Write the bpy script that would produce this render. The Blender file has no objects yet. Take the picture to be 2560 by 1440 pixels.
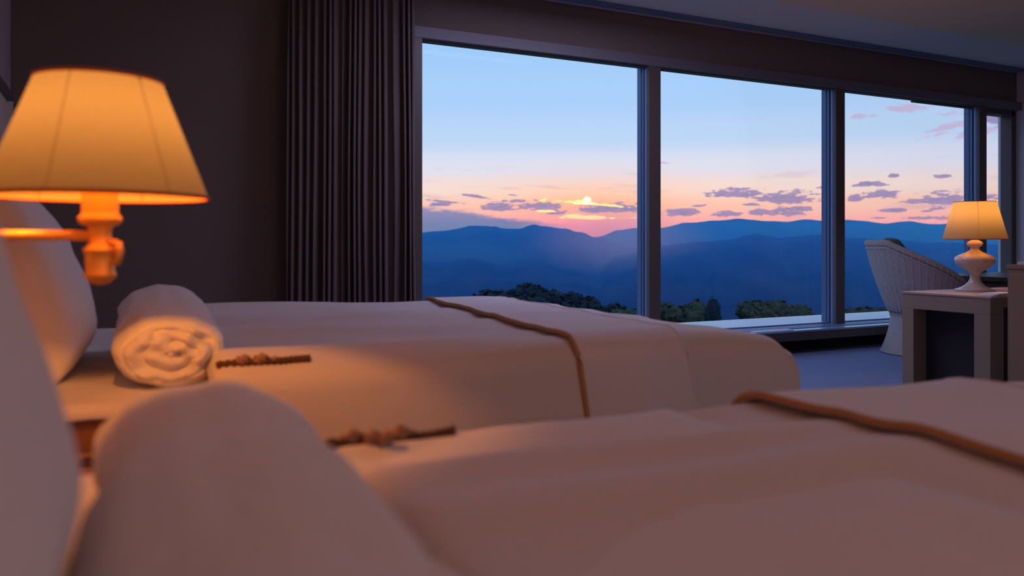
import bpy, bmesh, math, random
from mathutils import Vector, Matrix, noise
from mathutils.bvhtree import BVHTree
random.seed(7)
C = bpy.context.scene.collection
S = bpy.context.scene
PI = math.pi
H = 0.95                       # camera height above the floor
YAW = math.radians(26.5)       # view axis turned from +Y towards +X
SN, CS = math.sin(YAW), math.cos(YAW)
F = 2000.0                     # focal length in pixels of a 2560 wide frame

def at(px, py, t):
    """world point seen at pixel px,py at depth t"""
    c = (px-1280)/F
    return Vector(((SN+CS*c)*t, (CS-SN*c)*t, H-(py-606)/F*t))

# ---------------------------------------------------------------- camera
cam = bpy.data.cameras.new('camera'); cam_o = bpy.data.objects.new('camera', cam); C.objects.link(cam_o)
cam_o.location = (0, 0, H); cam_o.rotation_euler = (PI/2, 0, -YAW)
cam.sensor_width = 36; cam.lens = 36*F/2560; cam.shift_y = -114/2560
cam.clip_start = 0.02; cam.clip_end = 40000
cam.dof.use_dof = True; cam.dof.focus_distance = 7.0; cam.dof.aperture_fstop = 2.4
S.camera = cam_o
S.view_settings.view_transform = 'Standard'; S.view_settings.look = 'None'
S.view_settings.gamma = 1; S.view_settings.exposure = 0.0; S.view_settings.use_curve_mapping = False
S.cycles.use_denoising = True
S.cycles.volume_bounces = 1
S.cycles.use_adaptive_sampling = True; S.cycles.adaptive_threshold = .04; S.cycles.volume_max_steps = 64
S.cycles.max_bounces = 7; S.cycles.diffuse_bounces = 4; S.cycles.transparent_max_bounces = 12
S.cycles.sample_clamp_indirect = 4

# ---------------------------------------------------------------- node helper
class NT:
    def __init__(s, tree):
        s.t = tree; s.t.nodes.clear()
    def n(s, kind, **kw):
        nd = s.t.nodes.new(kind)
        for k, v in kw.items():
            if k.startswith('i_'):
                k = k[2:]
                k = int(k) if k.isdigit() else k.replace('_', ' ')
                s.put(nd.inputs[k], v)
            else: setattr(nd, k, v)
        return nd
    def put(s, sock, v):
        if isinstance(v, bpy.types.NodeSocket): s.t.links.new(v, sock)
        elif isinstance(v, bpy.types.Node): s.t.links.new(v.outputs[0], sock)
        else: sock.default_value = v
    def m(s, op, a, b=0.0, c=0.0):
        nd = s.t.nodes.new('ShaderNodeMath'); nd.operation = op
        for i, v in enumerate((a, b, c)): s.put(nd.inputs[i], v)
        return nd.outputs[0]
    def mix(s, f, a, b):
        nd = s.t.nodes.new('ShaderNodeMix'); nd.data_type = 'RGBA'
        s.put(nd.inputs[0], f); s.put(nd.inputs[6], a); s.put(nd.inputs[7], b)
        return nd.outputs[2]
    def smooth(s, v, lo, hi, a=0.0, b=1.0):
        nd = s.t.nodes.new('ShaderNodeMapRange'); nd.interpolation_type = 'SMOOTHSTEP'
        s.put(nd.inputs[0], v); s.put(nd.inputs[1], lo); s.put(nd.inputs[2], hi); s.put(nd.inputs[3], a); s.put(nd.inputs[4], b)
        return nd.outputs[0]

def lin(r, g, b, k=1.0):
    f = lambda v: (v/255/12.92 if v/255 <= .04045 else ((v/255+.055)/1.055)**2.4)*k
    return (f(r), f(g), f(b), 1)

# ---------------------------------------------------------------- sky
def build_sky():
    w = bpy.data.worlds.new('dusk_sky'); S.world = w; w.use_nodes = True
    T = NT(w.node_tree)
    tc = T.n('ShaderNodeTexCoord'); sp = T.n('ShaderNodeSeparateXYZ', i_0=tc.outputs['Generated'])
    X, Y, Z = sp.outputs
    hor = T.m('SQRT', T.m('ADD', T.m('MULTIPLY', X, X), T.m('MULTIPLY', Y, Y)))
    el = T.m('DIVIDE', Z, T.m('MAXIMUM', hor, .02))                       # tan of elevation
    az = T.m('ARCTAN2', X, Y)                                           # compass angle from +Y to +X
    ramp = T.n('ShaderNodeValToRGB'); ramp.color_ramp.interpolation = 'EASE'
    T.put(ramp.inputs[0], T.m('MULTIPLY', el, 2.0))
    stops = [(0.0, lin(250,182,142,1.15)), (.05, lin(255,190,150,1.1)), (.085, lin(250,200,172,1.1)), (.13, lin(244,216,205,1.08)),
             (.19, lin(222,222,236,1.05)), (.26, lin(188,212,242,1.05)), (.36, lin(170,206,246,1.04)), (.5, lin(160,201,244,1.04)), (1.0, lin(140,185,240,1.0))]
    cr = ramp.color_ramp
    while len(cr.elements) > 1: cr.elements.remove(cr.elements[-1])
    cr.elements[0].position = stops[0][0]; cr.elements[0].color = stops[0][1]
    for p, c in stops[1:]:
        e = cr.elements.new(p); e.color = c
    col = ramp.outputs[0]
    # pinker and duller away from the sun
    sun_az = YAW + math.atan((1475-1280)/F); sun_el = (606-520)/F
    da = T.m('ABSOLUTE', T.m('SUBTRACT', az, sun_az))
    far = T.smooth(da, .16, .75)
    col = T.mix(T.m('MULTIPLY', far, .5), col, T.mix(T.smooth(el, .0, .12), lin(214,165,190), lin(170,190,225)))
    # warm glow round the sun
    def glow(cx, cy, rx, ry, colr, amt):
        nonlocal col
        ca, ce = YAW+math.atan((cx-1280)/F), (606-cy)/F/math.sqrt(1+((cx-1280)/F)**2)
        d = T.m('ADD', T.m('POWER', T.m('DIVIDE', T.m('SUBTRACT', az, ca), rx/F), 2.0), T.m('POWER', T.m('DIVIDE', T.m('SUBTRACT', el, ce), ry/F), 2.0))
        g = T.m('EXPONENT', T.m('MULTIPLY', d, -1.0))
        col = T.mix(T.m('MULTIPLY', g, amt), col, colr)
    glow(1480, 560, 240, 90, lin(255,165,80,1.2), .75)
    glow(1480, 590, 150, 45, lin(255,120,60,1.3), .8)
    # clouds: warped ellipses in (azimuth, elevation), broken up by noise
    vec = T.n('ShaderNodeCombineXYZ', i_0=az, i_1=T.m('MULTIPLY', el, 3.2))
    nz = T.n('ShaderNodeTexNoise', i_Scale=26.0, i_Detail=5.0, i_Roughness=.6); T.put(nz.inputs['Vector'], vec)
    nf = T.m('SUBTRACT', nz.outputs[0], .5)
    nz2 = T.n('ShaderNodeTexNoise', i_Scale=90.0, i_Detail=5.0, i_Roughness=.6); T.put(nz2.inputs['Vector'], vec)
    nf2 = T.m('SUBTRACT', nz2.outputs[0], .5)
    rough = T.m('ADD', T.m('MULTIPLY', nf, 4.2), T.m('MULTIPLY', nf2, 4.0))
    def blobs(lst, soft=.55, rg=1.0, big=1.35):
        acc = None
        for (cx, cy, rx, ry, tilt) in lst:
            ca, ce = YAW+math.atan((cx-1280)/F), (606-cy)/F/math.sqrt(1+((cx-1280)/F)**2)
            k = 1/(1+((cx-1280)/F)**2)
            dx = T.m('SUBTRACT', az, ca); dy = T.m('SUBTRACT', el, ce)
            dy = T.m('ADD', dy, T.m('MULTIPLY', dx, tilt))
            a = T.m('DIVIDE', dx, rx/F*k*1.1); b = T.m('DIVIDE', T.m('MAXIMUM', dy, T.m('MULTIPLY', dy, -1.7)), ry/F*big)
            # flat base: the lower half falls off faster
            d = T.m('ADD', T.m('MULTIPLY', a, a), T.m('MULTIPLY', b, b))
            v = T.m('SUBTRACT', 1.0, d)
            acc = v if acc is None else T.m('MAXIMUM', acc, v)
        return T.smooth(T.m('ADD', acc, T.m('MULTIPLY', rough, rg)), .0, soft)
    # generic low cloud bank all round the horizon
    vb = T.n('ShaderNodeCombineXYZ', i_0=az, i_1=T.m('MULTIPLY', el, 9.0))
    nb = T.n('ShaderNodeTexNoise', i_Scale=9.0, i_Detail=6.0, i_Roughness=.62); T.put(nb.inputs['Vector'], vb)
    low = T.m('MULTIPLY', T.smooth(nb.outputs[0], .56, .68), T.m('MULTIPLY', T.smooth(el, .02, .035), T.smooth(el, .06, .13, 1.0, 0.0)))
    col = T.mix(T.m('MULTIPLY', low, .30), col, lin(190,150,185))
    grey = [(1840,483,62,12,0), (1790,487,42,7,0), (1985,497,88,15,0), (2138,497,20,8,0), (2172,462,42,6,0), (2205,488,46,10,0),
            (2345,500,76,14,0), (2357,440,24,6,0), (1702,532,50,9,0), (1815,536,46,7,0), (1902,533,34,9,0), (1965,534,56,9,0), (1985,524,60,5,0),
            (1182,490,38,4,.16), (1120,505,60,3,.08), (1245,520,40,10,0), (1342,516,62,13,0), (1300,504,36,5,0), (1392,530,26,8,0), (1525,524,92,11,0),
            (2506,306,75,14,.12), (2490,494,46,7,0), (2530,535,40,6,0), (2300,545,50,4,0), (2235,527,40,4,0), (2345,520,26,6,0), (2400,545,60,5,0), (2235,440,14,4,0), (2320,528,18,3,0), (2190,545,24,3,0), (1745,515,24,3,0), (1880,512,20,3,0), (1620,510,30,4,0), (1100,512,40,4,0), (1285,488,18,2,.1), (2060,470,18,3,0)]
    mk = blobs(grey)
    ccol = T.mix(T.smooth(nz2.outputs[0], .3, .7), lin(118,122,180), lin(172,140,182))
    col = T.mix(T.m('MULTIPLY', mk, .88), col, ccol)
    pink = [(2272,273,46,10,.05), (2155,292,36,5,0), (2375,318,70,9,-.25), (2440,335,60,12,-.2), (2330,340,46,5,-.2), (2385,285,40,8,0), (1650,408,30,3,0)]
    pk = blobs(pink, .9)
    col = T.mix(T.m('MULTIPLY', pk, .6), col, lin(205,165,200))
    # bluish bank lying along the ridge left of the sun
    a0 = YAW+math.atan((1035-1280)/F)
    edge = T.m('SUBTRACT', .0455, T.m('MULTIPLY', T.m('SUBTRACT', az, a0), .118))
    edge = T.m('ADD', edge, T.m('ADD', T.m('MULTIPLY', nf, .014), T.m('MULTIPLY', nf2, .006)))
    bank = T.m('MULTIPLY', T.smooth(T.m('SUBTRACT', el, edge), -.004, .002, 1.0, 0.0), T.smooth(az, sun_az-.10, sun_az+.0, 1.0, 0.0))
    bcol = T.mix(T.smooth(el, .015, .045), lin(86,112,176), lin(138,138,190))
    col = T.mix(T.m('MULTIPLY', bank, .92), col, bcol)
    # lit cloud rims and the sun itself
    rims = blobs([(1440,506,66,4,.03), (1500,512,55,3,.1), (1358,501,14,4,-.2), (1365,529,30,3,0), (1430,540,22,5,-.1), (1490,545,105,4,0)], .8)
    col = T.mix(rims, col, lin(255,214,110,1.6))
    sun = blobs([(1468,501,10,10,0), (1466,509,34,4,0)], 1.2, .4, 1.0)
    col = T.mix(sun, col, (3.2, 2.6, 1.3, 1))
    # ground haze colour below the horizon
    col = T.mix(T.smooth(el, -.02, 0.0, 1.0, 0.0), col, lin(60,75,110))
    bg = T.n('ShaderNodeBackground', i_Color=col, i_Strength=1.04)
    T.n('ShaderNodeOutputWorld', i_0=bg.outputs[0])
    w.cycles.sampling_method = 'MANUAL'; w.cycles.sample_map_resolution = 1024
build_sky()

# ---------------------------------------------------------------- materials
MATS = {}
def mat(name, color, rough=.7, metal=0.0, bump=None, var=None, spec=.5, sheen=0.0, subs=None):
    """bump=(scale, strength, stretch xyz); var=(scale, other colour, stretch xyz)"""
    if name in MATS: return MATS[name]
    m = bpy.data.materials.new(name); m.use_nodes = True
    T = NT(m.node_tree); tc = T.n('ShaderNodeTexCoord')
    bs = T.n('ShaderNodeBsdfPrincipled', i_Roughness=rough, i_Metallic=metal)
    bs.inputs['Specular IOR Level'].default_value = spec
    if sheen: bs.inputs['Sheen Weight'].default_value = sheen
    c = color if len(color) == 4 else (*color, 1)
    if var:
        mp = T.n('ShaderNodeMapping', i_Scale=var[2]); T.put(mp.inputs[0], tc.outputs['Object'])
        nz = T.n('ShaderNodeTexNoise', i_Scale=var[0], i_Detail=4.0); T.put(nz.inputs['Vector'], mp)
        T.put(bs.inputs['Base Color'], T.mix(T.smooth(nz.outputs[0], .35, .65), c, var[1] if len(var[1]) == 4 else (*var[1], 1)))
    else: bs.inputs['Base Color'].default_value = c
    if bump:
        mp = T.n('ShaderNodeMapping', i_Scale=bump[2]); T.put(mp.inputs[0], tc.outputs['Object'])
        nz = T.n('ShaderNodeTexNoise', i_Scale=bump[0], i_Detail=3.0); T.put(nz.inputs['Vector'], mp)
        bp = T.n('ShaderNodeBump', i_Strength=bump[1], i_Distance=.01); T.put(bp.inputs['Height'], nz.outputs[0])
        T.put(bs.inputs['Normal'], bp)
    T.n('ShaderNodeOutputMaterial', i_0=bs.outputs[0])
    MATS[name] = m
    return m

WALL = mat('wallpaper', (.86,.68,.55), .9, bump=(60, .25, (1,1,1)), var=(9, (.83,.65,.52), (1,1,1)))
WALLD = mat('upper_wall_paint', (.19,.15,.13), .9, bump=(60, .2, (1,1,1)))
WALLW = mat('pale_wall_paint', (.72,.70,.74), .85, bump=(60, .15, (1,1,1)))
CEIL = mat('warm_ceiling_paint', (.66,.49,.34), .95, bump=(40, .15, (1,1,1)))
CEILS = mat('grey_ceiling_paint', (.60,.54,.52), .95)
CARPET = mat('blue_grey_carpet', (.17,.25,.50), .95, bump=(220, .8, (1,1,1)), var=(30, (.20,.30,.56), (1,5,1)), sheen=.2)
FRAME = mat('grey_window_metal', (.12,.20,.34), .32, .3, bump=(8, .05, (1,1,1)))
FRAMED = mat('dark_window_metal', (.12,.095,.085), .45, .1)
FRAMEH = mat('head_trim_metal', (.17,.165,.19), .5, .1)
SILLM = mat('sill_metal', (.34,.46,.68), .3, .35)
BLACK = mat('black_plinth', (.02,.02,.02), .8)
LEDGE = mat('pale_concrete', (.88,.90,.93), .8, bump=(30, .2, (1,1,1)), var=(3, (.84,.87,.91), (1,1,1)))
CURT = mat('curtain_cloth', (.12,.095,.085), .95, bump=(120, .3, (1,1,.2)), var=(14, (.14,.11,.10), (1,1,.15)), sheen=.1)
SHEET = mat('white_sheet', (.80,.77,.76), .9, bump=(7, .25, (1,1,1)), sheen=.15)
DUVET = mat('cream_duvet_cloth', (.74,.69,.68), .9, bump=(9, .25, (.5,2,1)), sheen=.2)
THROW = mat('pale_throw_cloth', (.78,.75,.78), .9, bump=(12, .25, (.6,2,1)), sheen=.2)
PIPE = mat('ochre_piping', (.55,.30,.12), .8, bump=(90, .4, (1,1,1)))
TOWEL = mat('towel_cloth', (.80,.76,.74), .95, bump=(60, .5, (1,1,1)), sheen=.3)
SKIRT = mat('brown_bed_skirt', (.33,.15,.08), .9, bump=(60, .3, (1,1,1)))
WOODN = mat('light_nightstand_wood', (.52,.34,.19), .5, bump=(12, .2, (1,12,1)), var=(8, (.44,.27,.14), (1,14,1)))
WOODD = mat('dark_desk_wood', (.045,.032,.028), .45, bump=(12, .2, (1,12,1)), var=(7, (.07,.05,.04), (12,1,1)))
CREAM = mat('cream_lacquer', (.38,.29,.20), .55, var=(3, (.35,.27,.18), (1,1,1)), bump=(50, .06, (1,1,1)))
CREAMT = mat('pale_table_top_lacquer', (.50,.38,.34), .5, bump=(50, .06, (1,1,1)))
NICHE_SHADE = mat('dark_niche_and_shade', (.03,.028,.027), .7)
BRASS = mat('brushed_brass', (.85,.52,.13), .5, .65, bump=(90, .08, (1,1,.2)))
CERAM = mat('white_glazed_ceramic', (.60,.53,.46), .22, bump=(6, .04, (1,1,1)))
WICK = mat('whitewashed_wicker', (.50,.44,.44), .8, bump=(60, .25, (.4,.4,3)), var=(60, (.43,.38,.37), (.8,.8,2)))
WICKD = mat('brown_wicker_cane', (.26,.20,.17), .7, bump=(90, .5, (1,1,3)))
CUSH = mat('olive_cushion_cloth', (.09,.095,.075), .9, bump=(40, .4, (1,1,1)))
PAPER = mat('white_paper', (.85,.86,.9), .8)
DARKP = mat('black_plastic', (.03,.022,.02), .5)
CORD = mat('tan_cord_fibre', (.50,.33,.22), .9, bump=(140, .7, (1,1,1)), var=(30, (.36,.21,.13), (1,1,1)))
CORDD = mat('dark_brown_cord', (.13,.06,.035), .9, bump=(140, .6, (1,1,1)))
PICT = mat('picture_canvas', (.50,.40,.38), .85, var=(3, (.42,.33,.32), (1,1,1)))
PFRAME = mat('dark_picture_frame', (.16,.13,.125), .5)

def shade_mat(name, col, tr, dif):
    m = bpy.data.materials.new(name); m.use_nodes = True
    T = NT(m.node_tree); tc = T.n('ShaderNodeTexCoord')
    mp = T.n('ShaderNodeMapping', i_Scale=(1,1,.25)); T.put(mp.inputs[0], tc.outputs['Object'])
    nz = T.n('ShaderNodeTexNoise', i_Scale=160.0, i_Detail=2.0); T.put(nz.inputs['Vector'], mp)
    c2 = tuple(v*.86 for v in col[:3])+(1,)
    cc = T.mix(nz.outputs[0], col, c2)
    d = T.n('ShaderNodeBsdfDiffuse'); T.put(d.inputs[0], dif)
    t = T.n('ShaderNodeBsdfTranslucent'); T.put(t.inputs[0], cc)
    mx = T.n('ShaderNodeMixShader', i_0=tr); T.put(mx.inputs[1], d.outputs[0]); T.put(mx.inputs[2], t.outputs[0])
    T.n('ShaderNodeOutputMaterial', i_0=mx.outputs[0]); return m
SHADE = shade_mat('amber_shade_cloth', (.072,.080,.085,1), .55, (.70,.47,.26,1))
SHADEB = shade_mat('cream_shade_cloth', (.135,.12,.075,1), .55, (.70,.52,.32,1))
SHTRIM = mat('rust_shade_trim', (.50,.13,.03), .8)
def bulb_mat(e, c):
    m = bpy.data.materials.new('glowing_bulb'); m.use_nodes = True
    T = NT(m.node_tree); em = T.n('ShaderNodeEmission', i_Strength=e); em.inputs[0].default_value = (*c, 1)
    T.n('ShaderNodeOutputMaterial', i_0=em.outputs[0]); return m
def glass_mat():
    m = bpy.data.materials.new('window_glass'); m.use_nodes = True
    T = NT(m.node_tree)
    tr = T.n('ShaderNodeBsdfTransparent'); tr.inputs[0].default_value = (.965,.975,.985,1)
    gl = T.n('ShaderNodeBsdfGlossy', i_Roughness=.0); gl.inputs[0].default_value = (1,1,1,1)
    lw = T.n('ShaderNodeFresnel', i_IOR=1.45)
    mx = T.n('ShaderNodeMixShader', i_0=T.m('MULTIPLY', lw.outputs[0], .05)); T.put(mx.inputs[1], tr.outputs[0]); T.put(mx.inputs[2], gl.outputs[0])
    T.n('ShaderNodeOutputMaterial', i_0=mx.outputs[0]); return m
GLASS = glass_mat()

# ---------------------------------------------------------------- object helpers
def link(name, bm, m, parent=None, smooth=False, mods=None):
    me = bpy.data.meshes.new(name); bm.to_mesh(me); bm.free()
    o = bpy.data.objects.new(name, me); C.objects.link(o)
    if m: me.materials.append(m)
    if smooth:
        for p in me.polygons: p.use_smooth = True
    if parent:
        o.parent = parent
        o.matrix_parent_inverse = Matrix.Translation(-parent.location) if parent.parent is None else parent.matrix_parent_inverse.copy()
    return o
def link_world(name, bm, m, parent=None, smooth=False):
    """mesh given in world coordinates; top-level parents sit at parent.location without rotation"""
    off = Vector((0,0,0))
    p = parent
    while p is not None:
        off += p.location; p = p.parent
    bmesh.ops.translate(bm, verts=bm.verts, vec=-off)
    me = bpy.data.meshes.new(name); bm.to_mesh(me); bm.free()
    o = bpy.data.objects.new(name, me); C.objects.link(o); me.materials.append(m)
    if smooth:
        for q in me.polygons: q.use_smooth = True
    o.parent = parent
    return o
def thing(name, label, cat, loc, group=None):
    o = bpy.data.objects.new(name, None); C.objects.link(o); o.location = loc; o.empty_display_size = .1
    return tag(o, label, cat, group)
def tag(o, label, cat, group=None):
    o['label'] = label; o['category'] = cat
    if group: o['group'] = group
    return o
def struct(o): o['kind'] = 'structure'; return o
def recenter(o):
    """put a single mesh's origin at the bottom centre of its bounds"""
    vs = [v.co for v in o.data.vertices]
    c = Vector(((min(v.x for v in vs)+max(v.x for v in vs))/2, (min(v.y for v in vs)+max(v.y for v in vs))/2, min(v.z for v in vs)))
    o.data.transform(Matrix.Translation(-c)); o.location = c
    return o
def box(bm, x0, x1, y0, y1, z0, z1, bev=0.0):
    r = bmesh.ops.create_cube(bm, size=1)
    vs = r['verts']
    for v in vs: v.co = Vector((x0+(v.co.x+.5)*(x1-x0), y0+(v.co.y+.5)*(y1-y0), z0+(v.co.z+.5)*(z1-z0)))
    if bev:
        es = list({e for v in vs for e in v.link_edges})
        bmesh.ops.bevel(bm, geom=es, offset=bev, segments=2, affect='EDGES', profile=.6)
    return bm
def boxo(name, b, m, parent=None, bev=.003):
    bm = bmesh.new(); box(bm, *b, bev=bev); return link_world(name, bm, m, parent)
def lathe(bm, prof, cx, cy, z0=0, seg=48, cap=True):
    rings = []
    for r, z in prof:
        rings.append([bm.verts.new((cx+r*math.cos(2*PI*k/seg), cy+r*math.sin(2*PI*k/seg), z0+z)) for k in range(seg)])
    for a, b in zip(rings, rings[1:]):
        for k in range(seg): bm.faces.new((a[k], a[(k+1)%seg], b[(k+1)%seg], b[k]))
    if cap:
        bm.faces.new(list(reversed(rings[0]))); bm.faces.new(rings[-1])
    return bm
def tube(bm, pts, rad, seg=10, closed=False):
    pts = [Vector(p) for p in pts]; n = len(pts); rings = []
    up = Vector((0,0,1))
    for i, p in enumerate(pts):
        a = pts[(i-1)%n] if closed or i > 0 else p; b = pts[(i+1)%n] if closed or i < n-1 else p
        d = (b-a).normalized()
        u = up if abs(d.dot(up)) < .95 else Vector((0,1,0))
        s = d.cross(u).normalized(); w = s.cross(d).normalized()
        r = rad(i/(n-1)) if callable(rad) else rad
        rings.append([bm.verts.new(p+r*(math.cos(2*PI*k/seg)*s+math.sin(2*PI*k/seg)*w)) for k in range(seg)])
    m_ = n if closed else n-1
    for i in range(m_):
        a, b = rings[i], rings[(i+1)%n]
        for k in range(seg): bm.faces.new((a[k], a[(k+1)%seg], b[(k+1)%seg], b[k]))
    if not closed:
        bm.faces.new(list(reversed(rings[0]))); bm.faces.new(rings[-1])
    bmesh.ops.recalc_face_normals(bm, faces=bm.faces)
    return bm
def grid(bm, nu, nv, f):
    vs = [[bm.verts.new(f(i/nu, j/nv)) for j in range(nv+1)] for i in range(nu+1)]
    for i in range(nu):
        for j in range(nv): bm.faces.new((vs[i][j], vs[i+1][j], vs[i+1][j+1], vs[i][j+1]))
    return vs
def N(x, y, z=0.0): return noise.noise(Vector((x, y, z)))

# ================================================================ THE ROOM
XW, YW, XR, YB, ZC = -.5, 5.25, 8.65, -2.6, 2.76
ZH, ZS = 2.366, .205          # glass head and sill heights
struct(boxo('floor', (XW-.1, XR+.1, YB-.1, YW+.12, -.1, 0), CARPET, bev=0))
struct(boxo('ceiling', (XW-.1, XR+.1, YB-.1, 4.4, ZC-.035, ZC+.12), CEIL, bev=0))
struct(boxo('trim_1', (XW-.1, XR+.1, 4.4, YW+.12, ZC, ZC+.12), CEILS, bev=0))
struct(boxo('wall_left', (XW-.1, XW, YB-.1, YW+.12, 0, ZC), WALL, bev=0))
struct(boxo('wall_right', (XR, XR+.1, YB-.1, YW+.2, 0, ZC), WALLW, bev=0))
struct(boxo('wall_back', (XW, XR, YB-.1, YB, 0, ZC), WALLW, bev=0))
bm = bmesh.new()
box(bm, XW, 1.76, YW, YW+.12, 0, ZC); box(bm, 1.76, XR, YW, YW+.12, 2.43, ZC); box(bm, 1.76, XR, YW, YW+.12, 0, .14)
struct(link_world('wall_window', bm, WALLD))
struct(boxo('baseboard_left', (XW, XW+.015, YB, YW, 0, .09), FRAMED))
struct(boxo('baseboard_back', (XW, XR, YB, YB+.015, 0, .09), FRAMED))
# head trim under the upper wall, dark groove and frame head
struct(boxo('trim_2', (1.7, XR, 5.19, YW, 2.355, 2.435), FRAMEH))
MUL = [1.845, 3.863, 5.94, 8.0, 8.60]
YG = 5.345
for k in range(4):
    x0, x1 = MUL[k]+.057, MUL[k+1]-.057
    if k == 3: x1 = 8.57
    zh = ZH if k < 3 else 2.30
    w = bpy.data.objects.new('window_%d' % (k+1), None); C.objects.link(w); w.location = ((x0+x1)/2, 5.3, ZS); struct(w)
    boxo('glass_pane', (x0-.02, x1+.02, YG, YG+.008, ZS-.01, zh+.01), GLASS, w, 0)
    boxo('head_rail', (x0-.06, x1+.06, 5.255, YG+.03, zh, 2.43), FRAMED, w)
    boxo('head_bead', (x0-.02, x1+.02, 5.225, 5.256, 2.345, 2.372), FRAMED, w)
    boxo('bottom_rail', (x0-.06, x1+.06, 5.285, YG+.03, ZS-.05, ZS+.015), SILLM, w)
    boxo('bottom_bead', (x0-.06, x1+.06, 5.245, 5.286, ZS-.03, ZS+.002), FRAME, w)
    if k == 2: boxo('sash_stop', (7.07, x1+.02, 5.28, 5.33, ZH-.03, ZH), FRAMED, w)
    if k == 3: boxo('side_rail', (x1, XR, 5.255, YG+.03, ZS, 2.43), FRAMED, w)
# mullions (front plate + stepped reveals that catch the sky)
for k in range(4):
    x = MUL[k]
    t = bpy.data.objects.new('trim_%d' % (3+k), None); C.objects.link(t); t.location = (x, 5.28, ZS-.05); struct(t)
    boxo('mullion_front', (x-.057, x+.057, 5.195, 5.225, ZS-.045, 2.362), FRAMED, t)
    boxo('mullion_body', (x-.045, x+.045, 5.225, 5.375, ZS-.045, 2.43), FRAME, t)
    for s in (-1, 1):
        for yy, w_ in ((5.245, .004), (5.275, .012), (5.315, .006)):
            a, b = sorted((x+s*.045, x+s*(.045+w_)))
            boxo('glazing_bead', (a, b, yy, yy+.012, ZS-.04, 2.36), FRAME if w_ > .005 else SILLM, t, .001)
# sill box over the convector, hanging clear of the floor
sb = thing('window_sill', 'long grey metal sill box running under the picture windows', 'window sill', (5.0, 5.12, 0))
boxo('sill_top', (1.2, XR-.01, 4.99, 5.246, .186, .203), SILLM, sb)
boxo('front_panel', (1.2, XR-.01, 4.995, 5.02, .115, .187), FRAMED, sb)
for gy in (5.10, 5.16, 5.21): boxo('raised_strip', (1.2, XR-.02, gy, gy+.018, .202, .211), SILLM, sb, .002)
boxo('plinth', (1.2, XR-.02, 5.17, YW-.001, 0.0, .186), BLACK, sb)
bm = bmesh.new()
p = [at(1860,824,6.72), at(1893,831,6.66), at(1974,819,7.0), at(1950,818,7.05)]
box(bm, 4.76, 5.18, 5.02, 5.088, .2035, .209, .001)
tag(recenter(link_world('paper_sheet', bm, PAPER)), 'white sheet of paper lying on the window sill past the far bed', 'paper')

# outside ledge
lg = thing('balcony_ledge', 'pale concrete ledge just outside the big windows', 'ledge', (5, 5.9, -.1))
boxo('ledge_slab', (-1, 14, 5.39, 6.28, -.1, .165), LEDGE, lg, .01)
boxo('ledge_drip_edge', (-1, 14, 6.28, 6.31, .05, .155), LEDGE, lg, .004)

# curtain ------------------------------------------------------------
def curtain():
    t = thing('curtain', 'dark brown pleated floor-length curtain drawn aside at the window', 'curtain', (1.4, 5.08, .01))
    x0, x1 = .985, 1.795
    n = 360; rows = 26; bm = bmesh.new()
    def f(u, v):
        z = .015+v*(ZC-.05)
        flare = (1-v)*.02
        x = x0-flare*(1-u)*1.2+u*(x1-x0+flare)
        k = u*19+1.1*N(u*6, 3.1)+.35*N(u*11, v*1.2)
        amp = (.032+.030*N(u*9, 8.0))*(.75+.35*(1-v))
        y = 5.09+amp*math.sin(k*2*PI)+.02*N(u*4, v*1.5, 2)
        x += .012*math.sin(k*4*PI+1)+.01*N(u*6, v*2, 5)*(1-v)
        return Vector((x, y, z))
    grid(bm, n, rows, f)
    o = link_world('curtain_panel', bm, CURT, t, True)
    md = o.modifiers.new('thick', 'SOLIDIFY'); md.thickness = .004
    bm = bmesh.new(); box(bm, .9, XR-.1, 5.07, 5.10, ZC-.035, ZC, .003); link_world('curtain_rail', bm, FRAME, t)
curtain()

# picture on the headboard wall -------------------------------------
t = thing('picture_frame', 'dark framed picture on the wall above the far bed', 'picture', (XW, 4.55, 1.70))
y0, y1, z0, z1 = 4.1, 5.0, 1.70, 2.5
for b in ((XW+.001, XW+.03, y0, y0+.03, z0, z1), (XW+.001, XW+.03, y1-.03, y1, z0, z1), (XW+.001, XW+.03, y0+.03, y1-.03, z0, z0+.03), (XW+.001, XW+.03, y0+.03, y1-.03, z1-.03, z1)):
    boxo('frame_rail', b, PFRAME, t)
boxo('canvas', (XW+.001, XW+.015, y0+.03, y1-.03, z0+.03, z1-.03), PICT, t, 0)

# fill panels added at the ceiling, out of view, to brighten the room
def ceiling_fill(x, y, label, e, col, sx=1.2, sy=1.2):
    t = thing('ceiling_fill', label, 'fill light', (x, y, ZC-.035))
    boxo('fill_housing', (x-sx/2-.04, x+sx/2+.04, y-sy/2-.04, y+sy/2+.04, ZC-.08, ZC-.036), FRAMEH, t)
    l = bpy.data.lights.new('fill_light', 'AREA'); l.shape = 'RECTANGLE'; l.size = sx; l.size_y = sy; l.energy = e; l.color = col
    o = bpy.data.objects.new('fill_light', l); C.objects.link(o); o.parent = t; o.location = (0, 0, -.05)
ceiling_fill(2.8, 4.05, 'added long violet fill panel at the ceiling over the far bed, nearer the windows', 25, (.64,.60,1.0), 1.6, .5)
ceiling_fill(1.0, -1.3, 'added square reddish fill panel at the ceiling behind the camera', 6, (1.0,.54,.52))
t = thing('wall_fill', 'added long warm fill panel on the back wall behind the camera', 'wall light', (2.2, YB, 1.7))  # unseen fill panel, added to lift the surfaces facing the back wall
boxo('fill_housing', (1.55, 2.85, YB+.001, YB+.04, 1.5, 1.9), FRAMEH, t)
l = bpy.data.lights.new('fill_light', 'AREA'); l.shape = 'RECTANGLE'; l.size = 1.2; l.size_y = .35; l.energy = 12; l.color = (1.0,.62,.46)
o = bpy.data.objects.new('fill_light', l); C.objects.link(o); o.parent = t; o.location = (0, .045, 0); o.rotation_euler = (-PI/2, 0, PI)

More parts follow.
